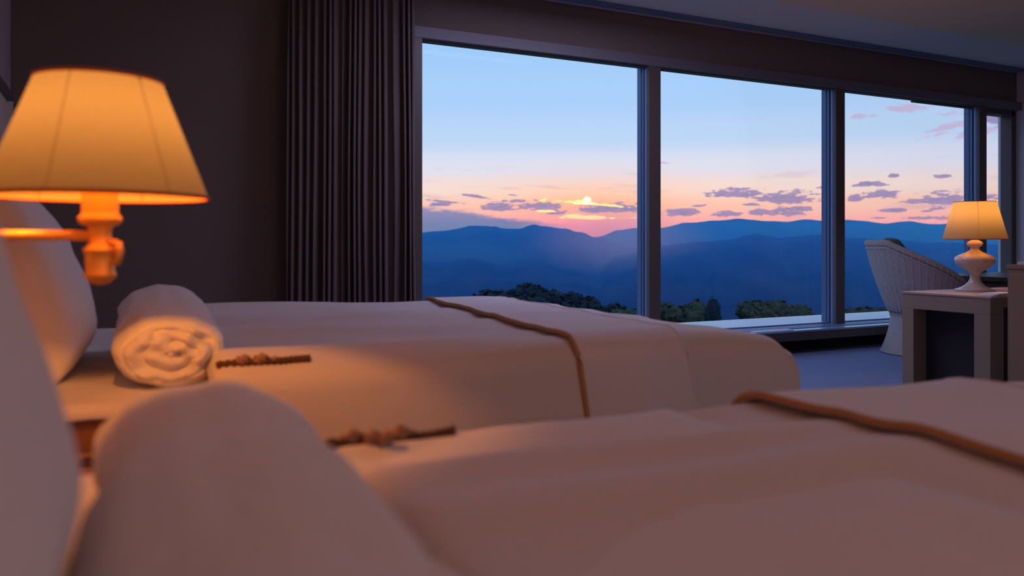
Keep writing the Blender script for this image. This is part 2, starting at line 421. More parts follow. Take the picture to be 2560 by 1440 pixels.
# ================================================================ BEDS
def bed(y0, y1, ztop, label, name='bed'):
    t = thing('bed', label, 'bed', ((.75), (y0+y1)/2, 0), None)
    bm = bmesh.new(); box(bm, XW+.06, 1.93, y0+.05, y1-.05, .10, ztop-.2, .01); link_world('bed_base', bm, SKIRT, t)
    boxo('headboard', (XW+.002, XW+.06, y0-.02, y1+.02, .1, .86), SKIRT, t, .015)
    for x in (XW+.2, 1.8):
        for y in (y0+.12, y1-.12): boxo('leg', (x-.03, x+.03, y-.03, y+.03, 0, .101), BLACK, t)
    boxo('mattress', (XW+.062, 1.94, y0+.02, y1-.02, ztop-.2, ztop-.03), SKIRT, t, .02)
    bm = bmesh.new()
    def f(u, v):
        x = XW+.064+u*1.3; w = (y1-y0)/2; y = y0+v*(y1-y0)
        e = min(v, 1-v)*(y1-y0)
        z = ztop-max(0, .03-e)**2*28 + .004*N(x*6, y*6, 1)+.003*N(x*15, y*11, 4)
        return Vector((x, y, z))
    vs = grid(bm, 50, 70, f)
    o = link_world('fitted_sheet', bm, SHEET, t, True)
    md = o.modifiers.new('thick', 'SOLIDIFY'); md.thickness = .012; md.offset = -1
    return t
FB = (1.93, 3.68); NB = (-.57, 1.155)
bed(*FB, .60, 'bed nearer the windows, half lit by the wall lamp')
bed(*NB, .66, 'bed in the foreground, nearest the camera')

def edge_curve(s, h, r):
    """s signed arc length from the middle; h half width; returns position, drop, side amount 0..1"""
    sg = 1 if s >= 0 else -1; a = abs(s); flat = h-r
    if a <= flat: return s, 0.0, 0.0
    q = (a-flat)/r
    if q < PI/2: return sg*(flat+r*math.sin(q)), r*(1-math.cos(q)), math.sin(q)
    return sg*h, r+(a-flat-r*PI/2), 1.0
def duvet_z(x, y, seed):
    w = y+.05*N(x*.9, seed, 2)+.03*x*.3
    a = .011*math.sin(w*13+1.2*N(x*.8, y*1.1, seed)*3)
    b = .024*N(x*.8, y*4.5, seed+3)+.014*N(x*1.5+2, y*9, seed+6)+.012*N(x*1.6, y*1.6, seed+9)
    k = 1-.72*min(1, max(0, (x-.85)/.3))
    return k*(a*1.45+b*1.0+.0045*math.sin(y*31+2.5*N(x*1.1, y*2, seed+8)*2))
def drape(y0, y1, x0, x1f, ztop, drop, seed, nx, ny, lift=0.0, calm=False, dip=0.0, ends=(True, True), r=.075, skew=0.0, over_foot=True):
    """draped cloth grid; x0 head edge, x1f foot edge of the bed"""
    hy = (y1-y0)/2; yc = (y0+y1)/2
    LY = hy-r+r*PI/2+drop
    def foot(sx):
        flat = x1f-r
        if sx <= flat: return sx, 0.0
        q = (sx-flat)/r
        if q < PI/2: return flat+r*math.sin(q), r*(1-math.cos(q))
        return x1f, r+(sx-flat-r*PI/2)
    LX = (x1f-r+r*PI/2+drop) if over_foot is True else over_foot
    def f(u, v):
        sy = -LY+2*LY*v
        py, dy, side = edge_curve(sy, hy, r)
        xs = x0+skew*(v-.3)
        sx = xs+(LX+(skew*(v-.3) if over_foot is not True else 0)-xs)*u
        px, dx = foot(sx)
        y = yc+py
        dz = duvet_z(px, y, seed)
        if calm: dz = sum(duvet_z(px, y+q*.05, seed) for q in range(-4, 5))/9
        if calm:
            d0 = duvet_z(px, y, seed); dz = .5*(dz+d0+math.sqrt((dz-d0)**2+.00002))+.003
        # head end rolls down to the sheet
        z = ztop+lift+dz*(1-side)*(1 if dx == 0 else .3)-(dy**2+dx**2)**.5-(.35*min(dy, dx))
        out = side*(.014*N(px*3.2, z*1.5, seed+1)+.012*math.sin(px*9+seed)*min(1, dy/.3)+lift+.02*min(1, dy/.4))
        y += out*(1 if py > 0 else -1)
        fx = (1 if dx > r*.5 else 0)*(.02*N(y*3, z*2, seed+2)+lift+.015)
        z -= dip*min(1, max(0, (px-.95)/.45))
        if calm: px += .10*dy*0+.25*max(0, dy-.03)
        # fall of the foot end slightly sagging
        z -= max(0, px-(x1f-.45))**2*.16
        if x0 < .6:
            e = (px-xs)
            if e < .055: z -= (1-math.sqrt(max(0, 1-((.055-e)/.055)**2)))*.045
        return Vector((px+fx, y, max(z, .14)))
    bm = bmesh.new(); grid(bm, nx, ny, f); return bm, f
def make_duvet(y0, y1, ztop, seed, label, x0=.2, dip=0.0):
    bm, f = drape(y0, y1, x0, 1.99, ztop, .34, seed, 150, 170, dip=dip)
    o = link_world('duvet', bm, DUVET, None, True)
    md = o.modifiers.new('thick', 'SOLIDIFY'); md.thickness = .03; md.offset = -1
    vs_ = [v.co.copy() for v in o.data.vertices]; ps_ = [tuple(p.vertices) for p in o.data.polygons]
    recenter(o); tag(o, label, 'duvet'); return BVHTree.FromPolygons(vs_, ps_)
def make_throw(y0, y1, ztop, seed, label, xa, xb, skew, dip=0.0):
    t = thing('bed_throw', label, 'throw', ((xa+xb)/2, (y0+y1)/2, ztop))
    bm, f = drape(y0, y1, xa, 1.99, ztop, .30, seed, 34, 150, lift=.011, calm=True, dip=dip, skew=skew, over_foot=xb)
    o = link_world('throw_cloth', bm, THROW, t, True)
    md = o.modifiers.new('thick', 'SOLIDIFY'); md.thickness = .009; md.offset = -1
    for u, r_, pm in ((0.0, .0065, PIPE), (1.0, .004, THROW)):
        pts = [f(u, j/110)+Vector((0,0,-.001)) for j in range(111)]
        bm = bmesh.new(); tube(bm, pts, r_, 8); link_world('piping', bm, pm, t, True)
BVF = make_duvet(*FB, .668, 1.3, 'cream duvet draped over the bed nearer the windows')
BVN = make_duvet(*NB, .672, 7.7, 'cream duvet draped over the foreground bed', x0=.24, dip=.022)
make_throw(*FB, .668, 1.3, 'pale folded throw with ochre piping across the far bed', 1.21, 1.58, .26)
make_throw(*NB, .672, 7.7, 'pale folded throw with ochre piping across the foreground bed', 1.00, 1.55, .07, dip=.022)

# ---------------------------------------------------------------- pillows
def pillow(cx, cy, zb, w, h, th, lean, label, seed):
    """stands on its long edge at zb, width w along Y, leaning back (towards -X)"""
    bm = bmesh.new(); n = 44; m_ = 36; rows = {}
    def prof(a, b):
        e = (max(0, 1-abs(a)**3.2)*max(0, 1-abs(b)**3.2))**.5
        return th/2*e
    R = Matrix.Rotation(lean, 4, 'Y')
    vv = {}
    for s in (1, -1):
        for i in range(n+1):
            for j in range(m_+1):
                a = -1+2*i/n; b = -1+2*j/m_
                border = i in (0, n) or j in (0, m_)
                if border and s == -1: vv[(s, i, j)] = vv[(1, i, j)]; continue
                pull = 1-.07*(abs(a)**2)*(1-abs(b)**2) if True else 1
                yy = a*w/2*(1-.05*(1-b*b)*0-.045*(b*b)*0)*(1-.06*(1-abs(b))*abs(a)**3)
                zz = b*h/2*(1-.07*(1-abs(a))*abs(b)**3)
                d = prof(a, b)*s
                sag = -.35*b*abs(d)*.35
                wr = .007*N(a*3, b*3, seed)+.010*N(a*1.5+4, b*5, seed)*(abs(b)**.7)
                vx = d+wr*s*(0 if border else 1)
                # belly: thicker towards the bottom
                vx *= 1+.28*(-b)
                v = R @ Vector((vx, yy, zz+sag))
                vv[(s, i, j)] = bm.verts.new(v)
    for s in (1, -1):
        for i in range(n):
            for j in range(m_):
                q = [vv[(s, i, j)], vv[(s, i+1, j)], vv[(s, i+1, j+1)], vv[(s, i, j+1)]]
                if s == -1: q.reverse()
                try: bm.faces.new(q)
                except ValueError: pass
    zmin = min(v.co.z for v in bm.verts)
    bmesh.ops.translate(bm, verts=bm.verts, vec=(cx, cy, zb-zmin))
    o = link_world('pillow', bm, SHEET, None, True); recenter(o); tag(o, label, 'pillow'); return o
pillow(-.17, .53, .655, .80, .52, .215, math.radians(-14), 'big white pillow at the left edge on the foreground bed', 2.2)
pillow(-.19, 2.62, .597, .80, .52, .215, math.radians(-14), 'white pillow standing on the far bed behind the brass lamp', 5.1)

# ---------------------------------------------------------------- towel rolls
def towel_roll(p0, p1, rx, rz, zb0, zb1, label, seed, tuck=False):
    """axis from p0 (near end) to p1 (far end); elliptical section rx by rz resting on zb"""
    p0, p1 = Vector(p0), Vector(p1)
    t = thing('rolled_towel', label, 'towel', ((p0.x+p1.x)/2, (p0.y+p1.y)/2, zb0))
    d = (p1-p0); L = d.length; d.normalize(); side = Vector((d.y, -d.x, 0))
    bm = bmesh.new(); seg = 96; rows = 40; rings = []
    def sec(s, k):
        th = 2*PI*k/seg
        q = 1.0
        e = min(s, 1-s)*L
        if e < .05: q = .80+.20*math.sqrt(max(0, 1-((.05-e)/.05)**2))
        if s > .3 and seed > 5: q *= 1-.13*math.exp(-((e-.25)/.05)**2)
        sp = .93+.07*((k/seg*1.0+.12) % 1.0)         # outer lap step
        r = q*sp*(1+.035*N(math.cos(th)*1.5, math.sin(th)*1.5+s*3, seed)+.012*N(s*14, th*2.0, seed+2)+.05*N(s*5+th*.5, th*1.6, seed+5)+.045*N(s*1.4, th*3.2, seed+7))
        zb = zb0+(zb1-zb0)*s
        cz = zb+rz
        z = cz+rz*r*math.sin(th)
        z = max(z, zb+.002)
        return p0+d*(s*L)+side*(rx*r*math.cos(th))+Vector((0,0,z-p0.z))
    for i in range(rows+1):
        s = i/rows; s = .5-.5*math.cos(s*PI)
        rings.append([bm.verts.new(sec(s, k)) for k in range(seg)])
    for a, b in zip(rings, rings[1:]):
        for k in range(seg): bm.faces.new((a[k], a[(k+1)%seg], b[(k+1)%seg], b[k]))
    bmesh.ops.recalc_face_normals(bm, faces=bm.faces)
    link_world('roll_body', bm, TOWEL, t, True)
    # ends: spiral folds
    for s0, dirn in ((0, -1), (1, 1)):
        bm = bmesh.new(); nr = 34
        ring0 = [sec(s0, k) for k in range(seg)]
        cen = sum(ring0, Vector())/seg
        cen = cen+side*.015
        prev = None
        for i in range(nr+1):
            q = 1-i/nr
            ring = []
            for k in range(seg):
                a = k/seg
                ph = q*2.3+a+.42*N(math.cos(2*PI*a)*1.3+q, math.sin(2*PI*a)*1.3, seed+4)
                f = ph % 1.0
                dep = .016*math.sqrt(1-(2*f-1)**2+1e-6)*(.35+.65*min(1, (1-q)*4+.3))*min(1, q*5+.15)
                dep += .030*N(math.cos(2*PI*a)*q*2.2, math.sin(2*PI*a)*q*2.2, seed+1)-.014*math.exp(-(q/.09)**2)
                if i == 0: dep = 0
                ring.append(bm.verts.new(cen+(ring0[k]-cen)*max(q, .015)+d*dirn*(dep+.012*(1-q*q))))
            if prev:
                for k in range(seg): bm.faces.new((prev[k], prev[(k+1)%seg], ring[(k+1)%seg], ring[k]))
            prev = ring
        bm.faces.new(prev)
        bmesh.ops.recalc_face_normals(bm, faces=bm.faces)
        link_world('spiral_end', bm, TOWEL, t, True)
towel_roll((.125, 2.06, .60), (.15, 2.92, .60), .132, .088, .600, .640, 'rolled white towel on the far bed under the wall lamp', 3.3)
towel_roll((.075, .18, .66), (.10, 1.06, .66), .118, .062, .662, .662, 'big rolled white towel lying across the foreground bed', 8.4)

# ---------------------------------------------------------------- knotted cords on the duvet edges
def cord(pts, knots, label, seed):
    c0 = Vector(pts[0])
    t = thing('knotted_cord', label, 'cord', c0)
    for (p, r) in knots:
        bm = bmesh.new(); bmesh.ops.create_icosphere(bm, subdivisions=3, radius=r)
        for v in bm.verts:
            q = v.co.normalized()
            v.co *= 1+.22*math.sin(q.x*5+q.z*6+seed)+.15*N(q.x*2, q.y*2, q.z*2+seed)
            v.co.z *= .75; v.co.x *= 1.15
        bmesh.ops.translate(bm, verts=bm.verts, vec=p); link_world('knot', bm, CORD, t, True)
    for off in (0, PI):
        P = []
        for i in range(90):
            s = i/89*(len(pts)-1); k = min(int(s), len(pts)-2); f = s-k
            b = Vector(pts[k]).lerp(Vector(pts[k+1]), f)
            P.append(b+Vector((0, .0045*math.cos(i*.55+off), .0045*math.sin(i*.55+off))))
        bm = bmesh.new(); tube(bm, P, .0055, 7); link_world('strand', bm, CORDD, t, True)
def on(px, py, tree, r, y):
    """point resting on the duvet, r above its surface, along the line of sight"""
    eye = Vector((0, 0, H)); d = (at(px, py, 1)-eye).normalized()
    hit, nrm, _, _ = tree.ray_cast(eye, d, 6)
    if hit is None:
        c = (px-1280)/F; return at(px, py, y/(CS-SN*c))
    if nrm.dot(d) > 0: nrm = -nrm
    return hit+nrm*r
pl = [on(a, b, BVF, .006, 1.95) for a, b in [(545, 917), (600, 911), (650, 908), (700, 907), (740, 903), (772, 901)]]
cord(pl, [(on(606, 908, BVF, .011, 1.95), .014), (on(650, 906, BVF, .011, 1.95), .015), (on(683, 905, BVF, .008, 1.95), .010)], 'knotted brown cord along the far bed duvet edge beside the rolled towel', 1.0)
pl = [on(a, b, BVN, .006, 1.12) for a, b in [(820, 1112), (900, 1110), (960, 1106), (1020, 1098), (1080, 1092), (1135, 1080)]]
cord(pl, [(on(880, 1096, BVN, .013, 1.13), .016), (on(935, 1110, BVN, .009, 1.12), .012), (on(965, 1112, BVN, .009, 1.12), .011), (on(930, 1090, BVN, .012, 1.14), .011), (on(998, 1088, BVN, .014, 1.13), .018), (on(972, 1092, BVN, .012, 1.13), .012)], 'knotted brown cord along the foreground duvet edge beside the big towel roll', 2.0)

# ================================================================ NIGHTSTAND AND WALL LAMP
t = thing('nightstand', 'light wooden nightstand in the gap between the beds', 'nightstand', (-.2, 1.54, 0))
boxo('top', (XW+.005, .22, 1.2, 1.885, .488, .513), WOODN, t)
boxo('body', (XW+.01, .20, 1.215, 1.87, .06, .489), WOODN, t)
for zz in (.08, .285): boxo('drawer', (.20, .216, 1.225, 1.86, zz, zz+.195), WOODN, t)
boxo('plinth', (XW+.01, .17, 1.24, 1.85, 0, .06), BLACK, t)
bm = bmesh.new(); box(bm, -.06, .03, 1.76, 1.79, .5135, .525, .004)
rc = thing('remote_control', 'small dark remote control on the nightstand between the beds', 'remote control', (-.02, 1.745, .5135))
link_world('case', bm, CORDD, rc)
bm = bmesh.new()
for i in range(4):
    for j in range(2): box(bm, -.05+i*.018, -.04+i*.018, 1.764+j*.012, 1.772+j*.012, .5245, .527, .001)
link_world('buttons', bm, CUSH, rc)

def lampshade(t, cx, cy, z0, z1, r0, r1, m, rib_n, rib_phase, trim_r):
    bm = bmesh.new(); seg = 96; rows = 12; rings = []
    for i in range(rows+1):
        f = i/rows; r = r0+(r1-r0)*f; z = z0+(z1-z0)*f
        rings.append([bm.verts.new((cx+r*math.cos(2*PI*k/seg), cy+r*math.sin(2*PI*k/seg), z)) for k in range(seg)])
    for a, b in zip(rings, rings[1:]):
        for k in range(seg): bm.faces.new((a[k], a[(k+1)%seg], b[(k+1)%seg], b[k]))
    o = link_world('lamp_shade', bm, m, t, True)
    for r, z in ((r0, z0), (r1, z1)):
        bm = bmesh.new(); tube(bm, [(cx+r*math.cos(a*2*PI/72), cy+r*math.sin(a*2*PI/72), z) for a in range(72)], trim_r, 8, True)
        link_world('rim_trim', bm, SHTRIM, o, True)
    for k in range(rib_n):
        a = rib_phase+2*PI*k/rib_n
        bm = bmesh.new()
        tube(bm, [(cx+(r0+(r1-r0)*f-.001)*math.cos(a), cy+(r0+(r1-r0)*f-.001)*math.sin(a), z0+(z1-z0)*f) for f in (0, .5, 1)], .0006, 6)
        link_world('rib', bm, SHTRIM, o, True)
    # spider: ring and arms near the top
    zs = z1-.03*(z1-z0)*2; rr = r1+(r0-r1)*.06
    bm = bmesh.new()
    for k in range(3):
        a = rib_phase+2*PI*k/3
        tube(bm, [(cx, cy, zs), (cx+rr*math.cos(a), cy+rr*math.sin(a), zs)], .0015, 6)
    link_world('shade_support', bm, BRASS, o, True)
    return o

LC = Vector((-.020, 1.54, 0))
t = thing('wall_lamp', 'large glowing brass swing-arm wall lamp with amber shade between the beds', 'lamp', (XW, 1.54, .90))
PXM = 1/1460
zz = lambda y: H+(606-y)*PXM
lampshade(t, LC.x, LC.y, zz(492), zz(203), .174, .099, SHADE, 6, 1.15, .0036)
bm = bmesh.new()
lathe(bm, [(.004, zz(712)), (.014, zz(707)), (.0215, zz(696)), (.0255, zz(690)), (.0245, zz(683)), (.0225, zz(678)), (.0235, zz(650)), (.0235, zz(634)), (.0265, zz(630)), (.0265, zz(622)), (.021, zz(616)),
           (.0175, zz(608)), (.0175, zz(572)), (.020, zz(566))], LC.x, LC.y, 0, 40)
link_world('lamp_stem', bm, BRASS, t, True)
bm = bmesh.new()
lathe(bm, [(.020, zz(566)), (.030, zz(560)), (.0335, zz(554)), (.0345, zz(548)), (.0335, zz(541)), (.0295, zz(538)), (.0285, zz(530)), (.0285, zz(470)), (.024, zz(462)), (.018, zz(458))], LC.x, LC.y, 0, 40)
link_world('socket', bm, BRASS, t, True)
bm = bmesh.new(); tube(bm, [(XW+.01, LC.y+.03, zz(589)), (-.25, LC.y+.015, zz(589)), (LC.x-.012, LC.y, zz(589))], .0088, 14); link_world('arm', bm, BRASS, t, True)
bm = bmesh.new(); lathe(bm, [(.045, 0), (.045, .008), (.03, .018), (.012, .024)], 0, 0, 0, 36)
bmesh.ops.rotate(bm, verts=bm.verts, cent=(0,0,0), matrix=Matrix.Rotation(PI/2, 3, 'Y')); bmesh.ops.translate(bm, verts=bm.verts, vec=(XW+.001, LC.y+.03, zz(589)))
link_world('wall_plate', bm, BRASS, t, True)
# switch: little bracket and knob at the right of the stem
bm = bmesh.new(); tube(bm, [(LC.x+.010, LC.y-.008, zz(606)), (LC.x+.026, LC.y-.014, zz(608))], .0065, 10); tube(bm, [(LC.x+.026, LC.y-.014, zz(604)), (LC.x+.030, LC.y-.014, zz(628)), (LC.x+.024, LC.y-.014, zz(662))], .0068, 10)
link_world('switch', bm, BRASS, t, True)
BC = (1.0, .32, .05)
bm = bmesh.new(); lathe(bm, [(.010, zz(462)), (.014, zz(450)), (.027, zz(415)), (.029, zz(400)), (.024, zz(378)), (.010, zz(366)), (.002, zz(364))], LC.x, LC.y, 0, 28)
link_world('bulb', bm, bulb_mat(10, BC), t, True)
def point(name, loc, e, col, rad, parent=None):
    l = bpy.data.lights.new(name, 'POINT'); l.energy = e; l.color = col; l.shadow_soft_size = rad
    o = bpy.data.objects.new(name, l); C.objects.link(o)
    if parent: o.parent = parent; o.location = Vector(loc)-parent.location
    else: o.location = loc
    return o
point('bulb_light', (LC.x, LC.y, zz(350)+.012), 12.0, BC, .012, t)

# ================================================================ CREAM SIDE TABLE WITH LAMP
TX, TZ = 4.0, H-.277
t = thing('side_table', 'cream box-frame side table under the small lamp by the windows', 'table', (4.45, 2.815, 0))
ty0, ty1, tx1 = 2.56, 3.07, 4.95; th = .072
boxo('top', (TX-.004, tx1+.004, ty0-.004, ty1+.004, TZ-.012, TZ), CREAMT, t, .003)
for (a, b) in ((TX, TX+.11), (tx1-.11, tx1)):
    boxo('cross_rail', (a, b, ty0, ty1, TZ-.094, TZ-.0121), CREAM, t)
    for y in (ty0, ty1-th): boxo('leg', (a, b, y, y+th+(.015 if y == ty0 else 0), 0, TZ-.0941), CREAM, t)
for y in (ty0, ty1-.05): boxo('side_rail', (TX+.11, tx1-.11, y, y+.05, TZ-.06, TZ-.0121), CREAM, t)
boxo('niche_and_shade_panel', (TX+.105, TX+.125, ty0+.02, ty1-.02, .02, TZ-.09), NICHE_SHADE, t, 0)
boxo('niche_and_shade_panel', (TX+.125, tx1-.11, ty0+.03, ty0+.045, .02, TZ-.06), NICHE_SHADE, t, 0)  # dark panel standing in for the shaded side of the table
bm = bmesh.new(); box(bm, 4.04, 4.30, 2.572, 2.66, TZ, TZ+.006, .001)
tag(recenter(link_world('paper_pad', bm, PAPER)), 'white paper pad on the table beside the small lamp foot', 'paper')
bm = bmesh.new(); box(bm, 4.07, 4.26, 2.575, 2.655, TZ+.0062, TZ+.013, .001)
bmesh.ops.rotate(bm, verts=bm.verts, cent=(4.16, 2.61, 0), matrix=Matrix.Rotation(.12, 3, 'Z'))
tag(recenter(link_world('folded_leaflet', bm, PAPER)), 'folded white leaflet lying on top of the paper pad', 'leaflet')

LT = 4.58; q = at(2437, 600, LT); lx, ly = q.x, q.y; k = LT/F
t = thing('table_lamp', 'small glowing lamp with white ceramic base on the cream side table', 'lamp', (lx, ly, TZ))
hz = lambda y: H-(y-606)*k
yb = 606+(H-TZ)/k
def pr(lst): return [(r*k, hz(y)) for y, r in lst]
bm = bmesh.new()
lathe(bm, pr([(yb-.2, 44), (yb-4, 44.5), (723, 41), (718, 30), (712, 21), (705, 15), (698, 11.5), (690, 10.5), (684, 11.5), (679, 16), (673, 27), (666, 37), (658, 43.5), (650, 46), (644, 44), (639, 37), (634, 26), (629, 16), (625, 10.5), (621, 9), (618, 10.5), (616, 14), (612, 17.5), (608, 18), (604, 15), (601, 9), (599.5, 7)]), lx, ly, 0, 56)
link_world('lamp_base', bm, CERAM, t, True)
bm = bmesh.new(); lathe(bm, pr([(599.6, 7.5), (591, 7.5), (590, 4), (565, 4)]), lx, ly, 0, 24); link_world('socket', bm, DARKP, t, True)
lampshade(t, lx, ly, hz(598), hz(505), 72*k, 47.5*k, SHADEB, 6, -2.43, .0018)
BC2 = (1.0, .42, .11)
bm = bmesh.new(); lathe(bm, pr([(565, 5), (558, 9), (548, 10), (540, 6), (538, 1)]), lx, ly, 0, 20); link_world('bulb', bm, bulb_mat(10, BC2), t, True)
point('bulb_light', (lx, ly, hz(536)), 9.0, BC2, .01, t)

# ================================================================ WICKER CHAIR
def wicker_chair():
    c = Vector(((SN+CS*.516)*6.85, (CS-SN*.516)*6.85, 0))
    ang = -YAW+math.radians(-8)              # faces right in view
    t = thing('wicker_armchair', 'whitewashed wicker tub armchair beside the windows', 'chair', c)
    fx = Vector((math.cos(ang), math.sin(ang), 0)); fy = Vector((-fx.y, fx.x, 0))
    def rim_h(a):      # a: angle from the back, 0..pi at the front
        a = abs(a)
        if a < .55: return .955
        s = min(1, (a-.55)/1.75); s2 = s**.95
        return .955-.345*s2
    def rad(a, z, hr):
        # skirt flares at the floor, waist, then the tub widens upward
        if z < .33: return .255+.085*((.33-z)/.33)**1.7
        s = (z-.33)/(.955-.33)
        back = .5+.5*math.cos(a)
        return .255+.10*s**.8*1.0+.10*s**1.1*back + .015*math.sin(s*PI)
    def pt(a, z):
        r = rad(a, z, 0)
        return c-fx*(r*math.cos(a))*1.0+fy*(r*math.sin(a))*(1.08 if z > .33 else 1.0)+Vector((0,0,z))
    A = 2.25       # half opening of the upper tub
    # skirt (full ring)
    bm = bmesh.new()
    grid(bm, 120, 24, lambda u, v: pt(-PI+2*PI*u, .01+v*.36))
    o = link_world('woven_skirt', bm, WICK, t, True); md = o.modifiers.new('s', 'SOLIDIFY'); md.thickness = .012
    bm = bmesh.new()
    grid(bm, 110, 40, lambda u, v: pt(-A+2*A*u, .36+v*(rim_h(-A+2*A*u)-.36)))
    o = link_world('woven_shell', bm, WICK, t, True); md = o.modifiers.new('s', 'SOLIDIFY'); md.thickness = .018; md.offset = -1
    # stakes that show through the weave
    n = 34
    for i in range(n):
        a = -A+2*A*(i+.5)/n
        pts = [pt(a, .36+f*(rim_h(a)-.36))+(pt(a, .36+f*(rim_h(a)-.36))-c-Vector((0,0,pt(a,.5).z)))*0 for f in [q/8 for q in range(9)]]
        pts = [p+Vector(((p-c).x, (p-c).y, 0)).normalized()*.009 for p in pts]
        bm = bmesh.new(); tube(bm, pts, .0125, 6); link_world('stake', bm, WICK, t, True)
    n = 44
    for i in range(n):
        a = -PI+2*PI*(i+.5)/n
        pts = [pt(a, .02+f*.34) for f in [q/5 for q in range(6)]]
        pts = [p+Vector(((p-c).x, (p-c).y, 0)).normalized()*.003 for p in pts]
        bm = bmesh.new(); tube(bm, pts, .007, 6); link_world('stake', bm, WICK, t, True)
    # rims: two rolled canes along the upper edge, rings at waist and foot
    for dz, rr, m_, out in ((.0, .017, WICK, 0), (-.032, .009, WICKD, .012), (-.055, .011, WICK, .012)):
        pts = []
        for i in range(101):
            a = -A+2*A*i/100; p = pt(a, rim_h(a)+dz); o_ = Vector(((p-c).x, (p-c).y, 0)).normalized()
            pts.append(p+o_*out)
        bm = bmesh.new(); tube(bm, pts, rr, 8); link_world('rim', bm, m_, t, True)
    for z, rr in ((.012, .012), (.045, .008), (.36, .010)):
        bm = bmesh.new(); tube(bm, [pt(-PI+2*PI*i/80, z)+Vector(((pt(-PI+2*PI*i/80, z)-c).x, (pt(-PI+2*PI*i/80, z)-c).y, 0)).normalized()*.006 for i in range(80)], rr, 8, True); link_world('ring', bm, WICK, t, True)
    bm = bmesh.new(); lathe(bm, [(.25, .34), (.25, .37)], c.x, c.y, 0, 40); link_world('seat', bm, WICK, t, True)
    # cushions
    bm = bmesh.new(); lathe(bm, [(.05, .371), (.20, .372), (.235, .40), (.24, .43), (.21, .46), (.05, .47)], c.x, c.y, 0, 40)
    o = link_world('seat_cushion', bm, CUSH, None, True); recenter(o); tag(o, 'round olive seat cushion inside the wicker armchair', 'cushion')
    bm = bmesh.new(); bmesh.ops.create_uvsphere(bm, u_segments=32, v_segments=20, radius=1)
    for v in bm.verts:
        x, y, z = v.co
        sx = math.copysign(abs(x)**.7, x); sy = math.copysign(abs(y)**.6, y); sz = math.copysign(abs(z)**.6, z)
        w = 1+.05*N(x*3, y*3, z*3)
        L_ = Vector((sx*.07, sy*.235, sz*.255))*w
        v.co = c-fx*(.215+L_.z*.28-L_.x)+fy*(L_.y+.0)+Vector((0,0,.73+L_.z))
    o = link_world('back_cushion', bm, CUSH, None, True); recenter(o); tag(o, 'dark olive back cushion peeping over the wicker armchair rim', 'cushion')
wicker_chair()

# dark desk by the last window ---------------------------------------
t = thing('writing_desk', 'dark wooden desk beyond the small lamp, against the last window', 'desk', (7.5, 4.45, 0))
boxo('top', (6.72, 8.55, 4.05, 4.93, .615, .655), WOODD, t)
boxo('apron', (6.78, 8.5, 4.08, 4.10, .50, .616), WOODD, t); boxo('apron', (6.76, 6.78, 4.1, 4.88, .50, .616), WOODD, t)
for x in (6.76, 8.45):
    for y in (4.08, 4.85): boxo('leg', (x, x+.05, y, y+.05, 0, .616), WOODD, t)
for i in range(2): boxo('drawer', (6.9+i*.8, 7.6+i*.8, 4.068, 4.081, .51, .605), WOODD, t)

# cream cabinet at the right edge -------------------------------------
t = thing('cream_cabinet', 'cream cabinet at the right edge of the view', 'cabinet', (3.8, 1.55, 0))
cz = H-.098
cy1 = 3.55*(CS-SN*.6195)/(SN+CS*.6195)
boxo('body', (3.55, 4.0, .9, cy1, .05, cz-.02), CREAM, t)
boxo('top', (3.545, 4.0, .895, cy1+.004, cz-.02, cz), CREAM, t)
boxo('door', (3.532, 3.549, .92, cy1-.62, .07, cz-.04), CREAM, t); boxo('door', (3.532, 3.549, cy1-.61, cy1-.02, .07, cz-.04), CREAM, t)
boxo('plinth', (3.58, 4.0, .92, cy1-.02, 0, .05), BLACK, t)
for y in (cy1-.66, cy1-.59): boxo('handle', (3.515, 3.532, y, y+.012, .4, .5), BRASS, t)
bm = bmesh.new(); box(bm, 3.57, 3.9, 1.4, cy1-.03, cz, cz+.012, .002)
tag(recenter(link_world('desk_mat', bm, PAPER)), 'pale flat folder lying on the cream cabinet', 'folder')

# ================================================================ OUTSIDE
def forest_mat(name, c1, c2, c3, sc):
    m = bpy.data.materials.new(name); m.use_nodes = True
    T = NT(m.node_tree); tc = T.n('ShaderNodeTexCoord')
    mp = T.n('ShaderNodeMapping', i_Scale=(1,1,2)); T.put(mp.inputs[0], tc.outputs['Object'])
    n1 = T.n('ShaderNodeTexNoise', i_Scale=sc, i_Detail=6.0, i_Roughness=.65); T.put(n1.inputs['Vector'], mp)
    n2 = T.n('ShaderNodeTexNoise', i_Scale=sc*.28, i_Detail=4.0); T.put(n2.inputs['Vector'], mp)
    c = T.mix(T.smooth(n1.outputs[0], .38, .62), c1, c2)
    c = T.mix(T.smooth(n2.outputs[0], .56, .66), c, c3)
    b = T.n('ShaderNodeBsdfDiffuse'); T.put(b.inputs[0], c)
    T.n('ShaderNodeOutputMaterial', i_0=b.outputs[0]); return m
FOR1 = forest_mat('forested_slope', (.012,.018,.045,1), (.025,.032,.07,1), (.03,.05,.08,1), .004)
FOR2 = forest_mat('valley_fields', (.01,.02,.045,1), (.025,.04,.07,1), (.05,.11,.12,1), .0045)
GRASS = forest_mat('dusk_grass', (.02,.05,.03,1), (.04,.09,.05,1), (.05,.10,.05,1), .12)
ZV = -350
def interp(pts, x):
    if x <= pts[0][0]: return pts[0][1]
    for (a, b), (c, d) in zip(pts, pts[1:]):
        if x <= c:
            f = (x-a)/(c-a); f = f*f*(3-2*f); return b+(d-b)*f
    return pts[-1][1]
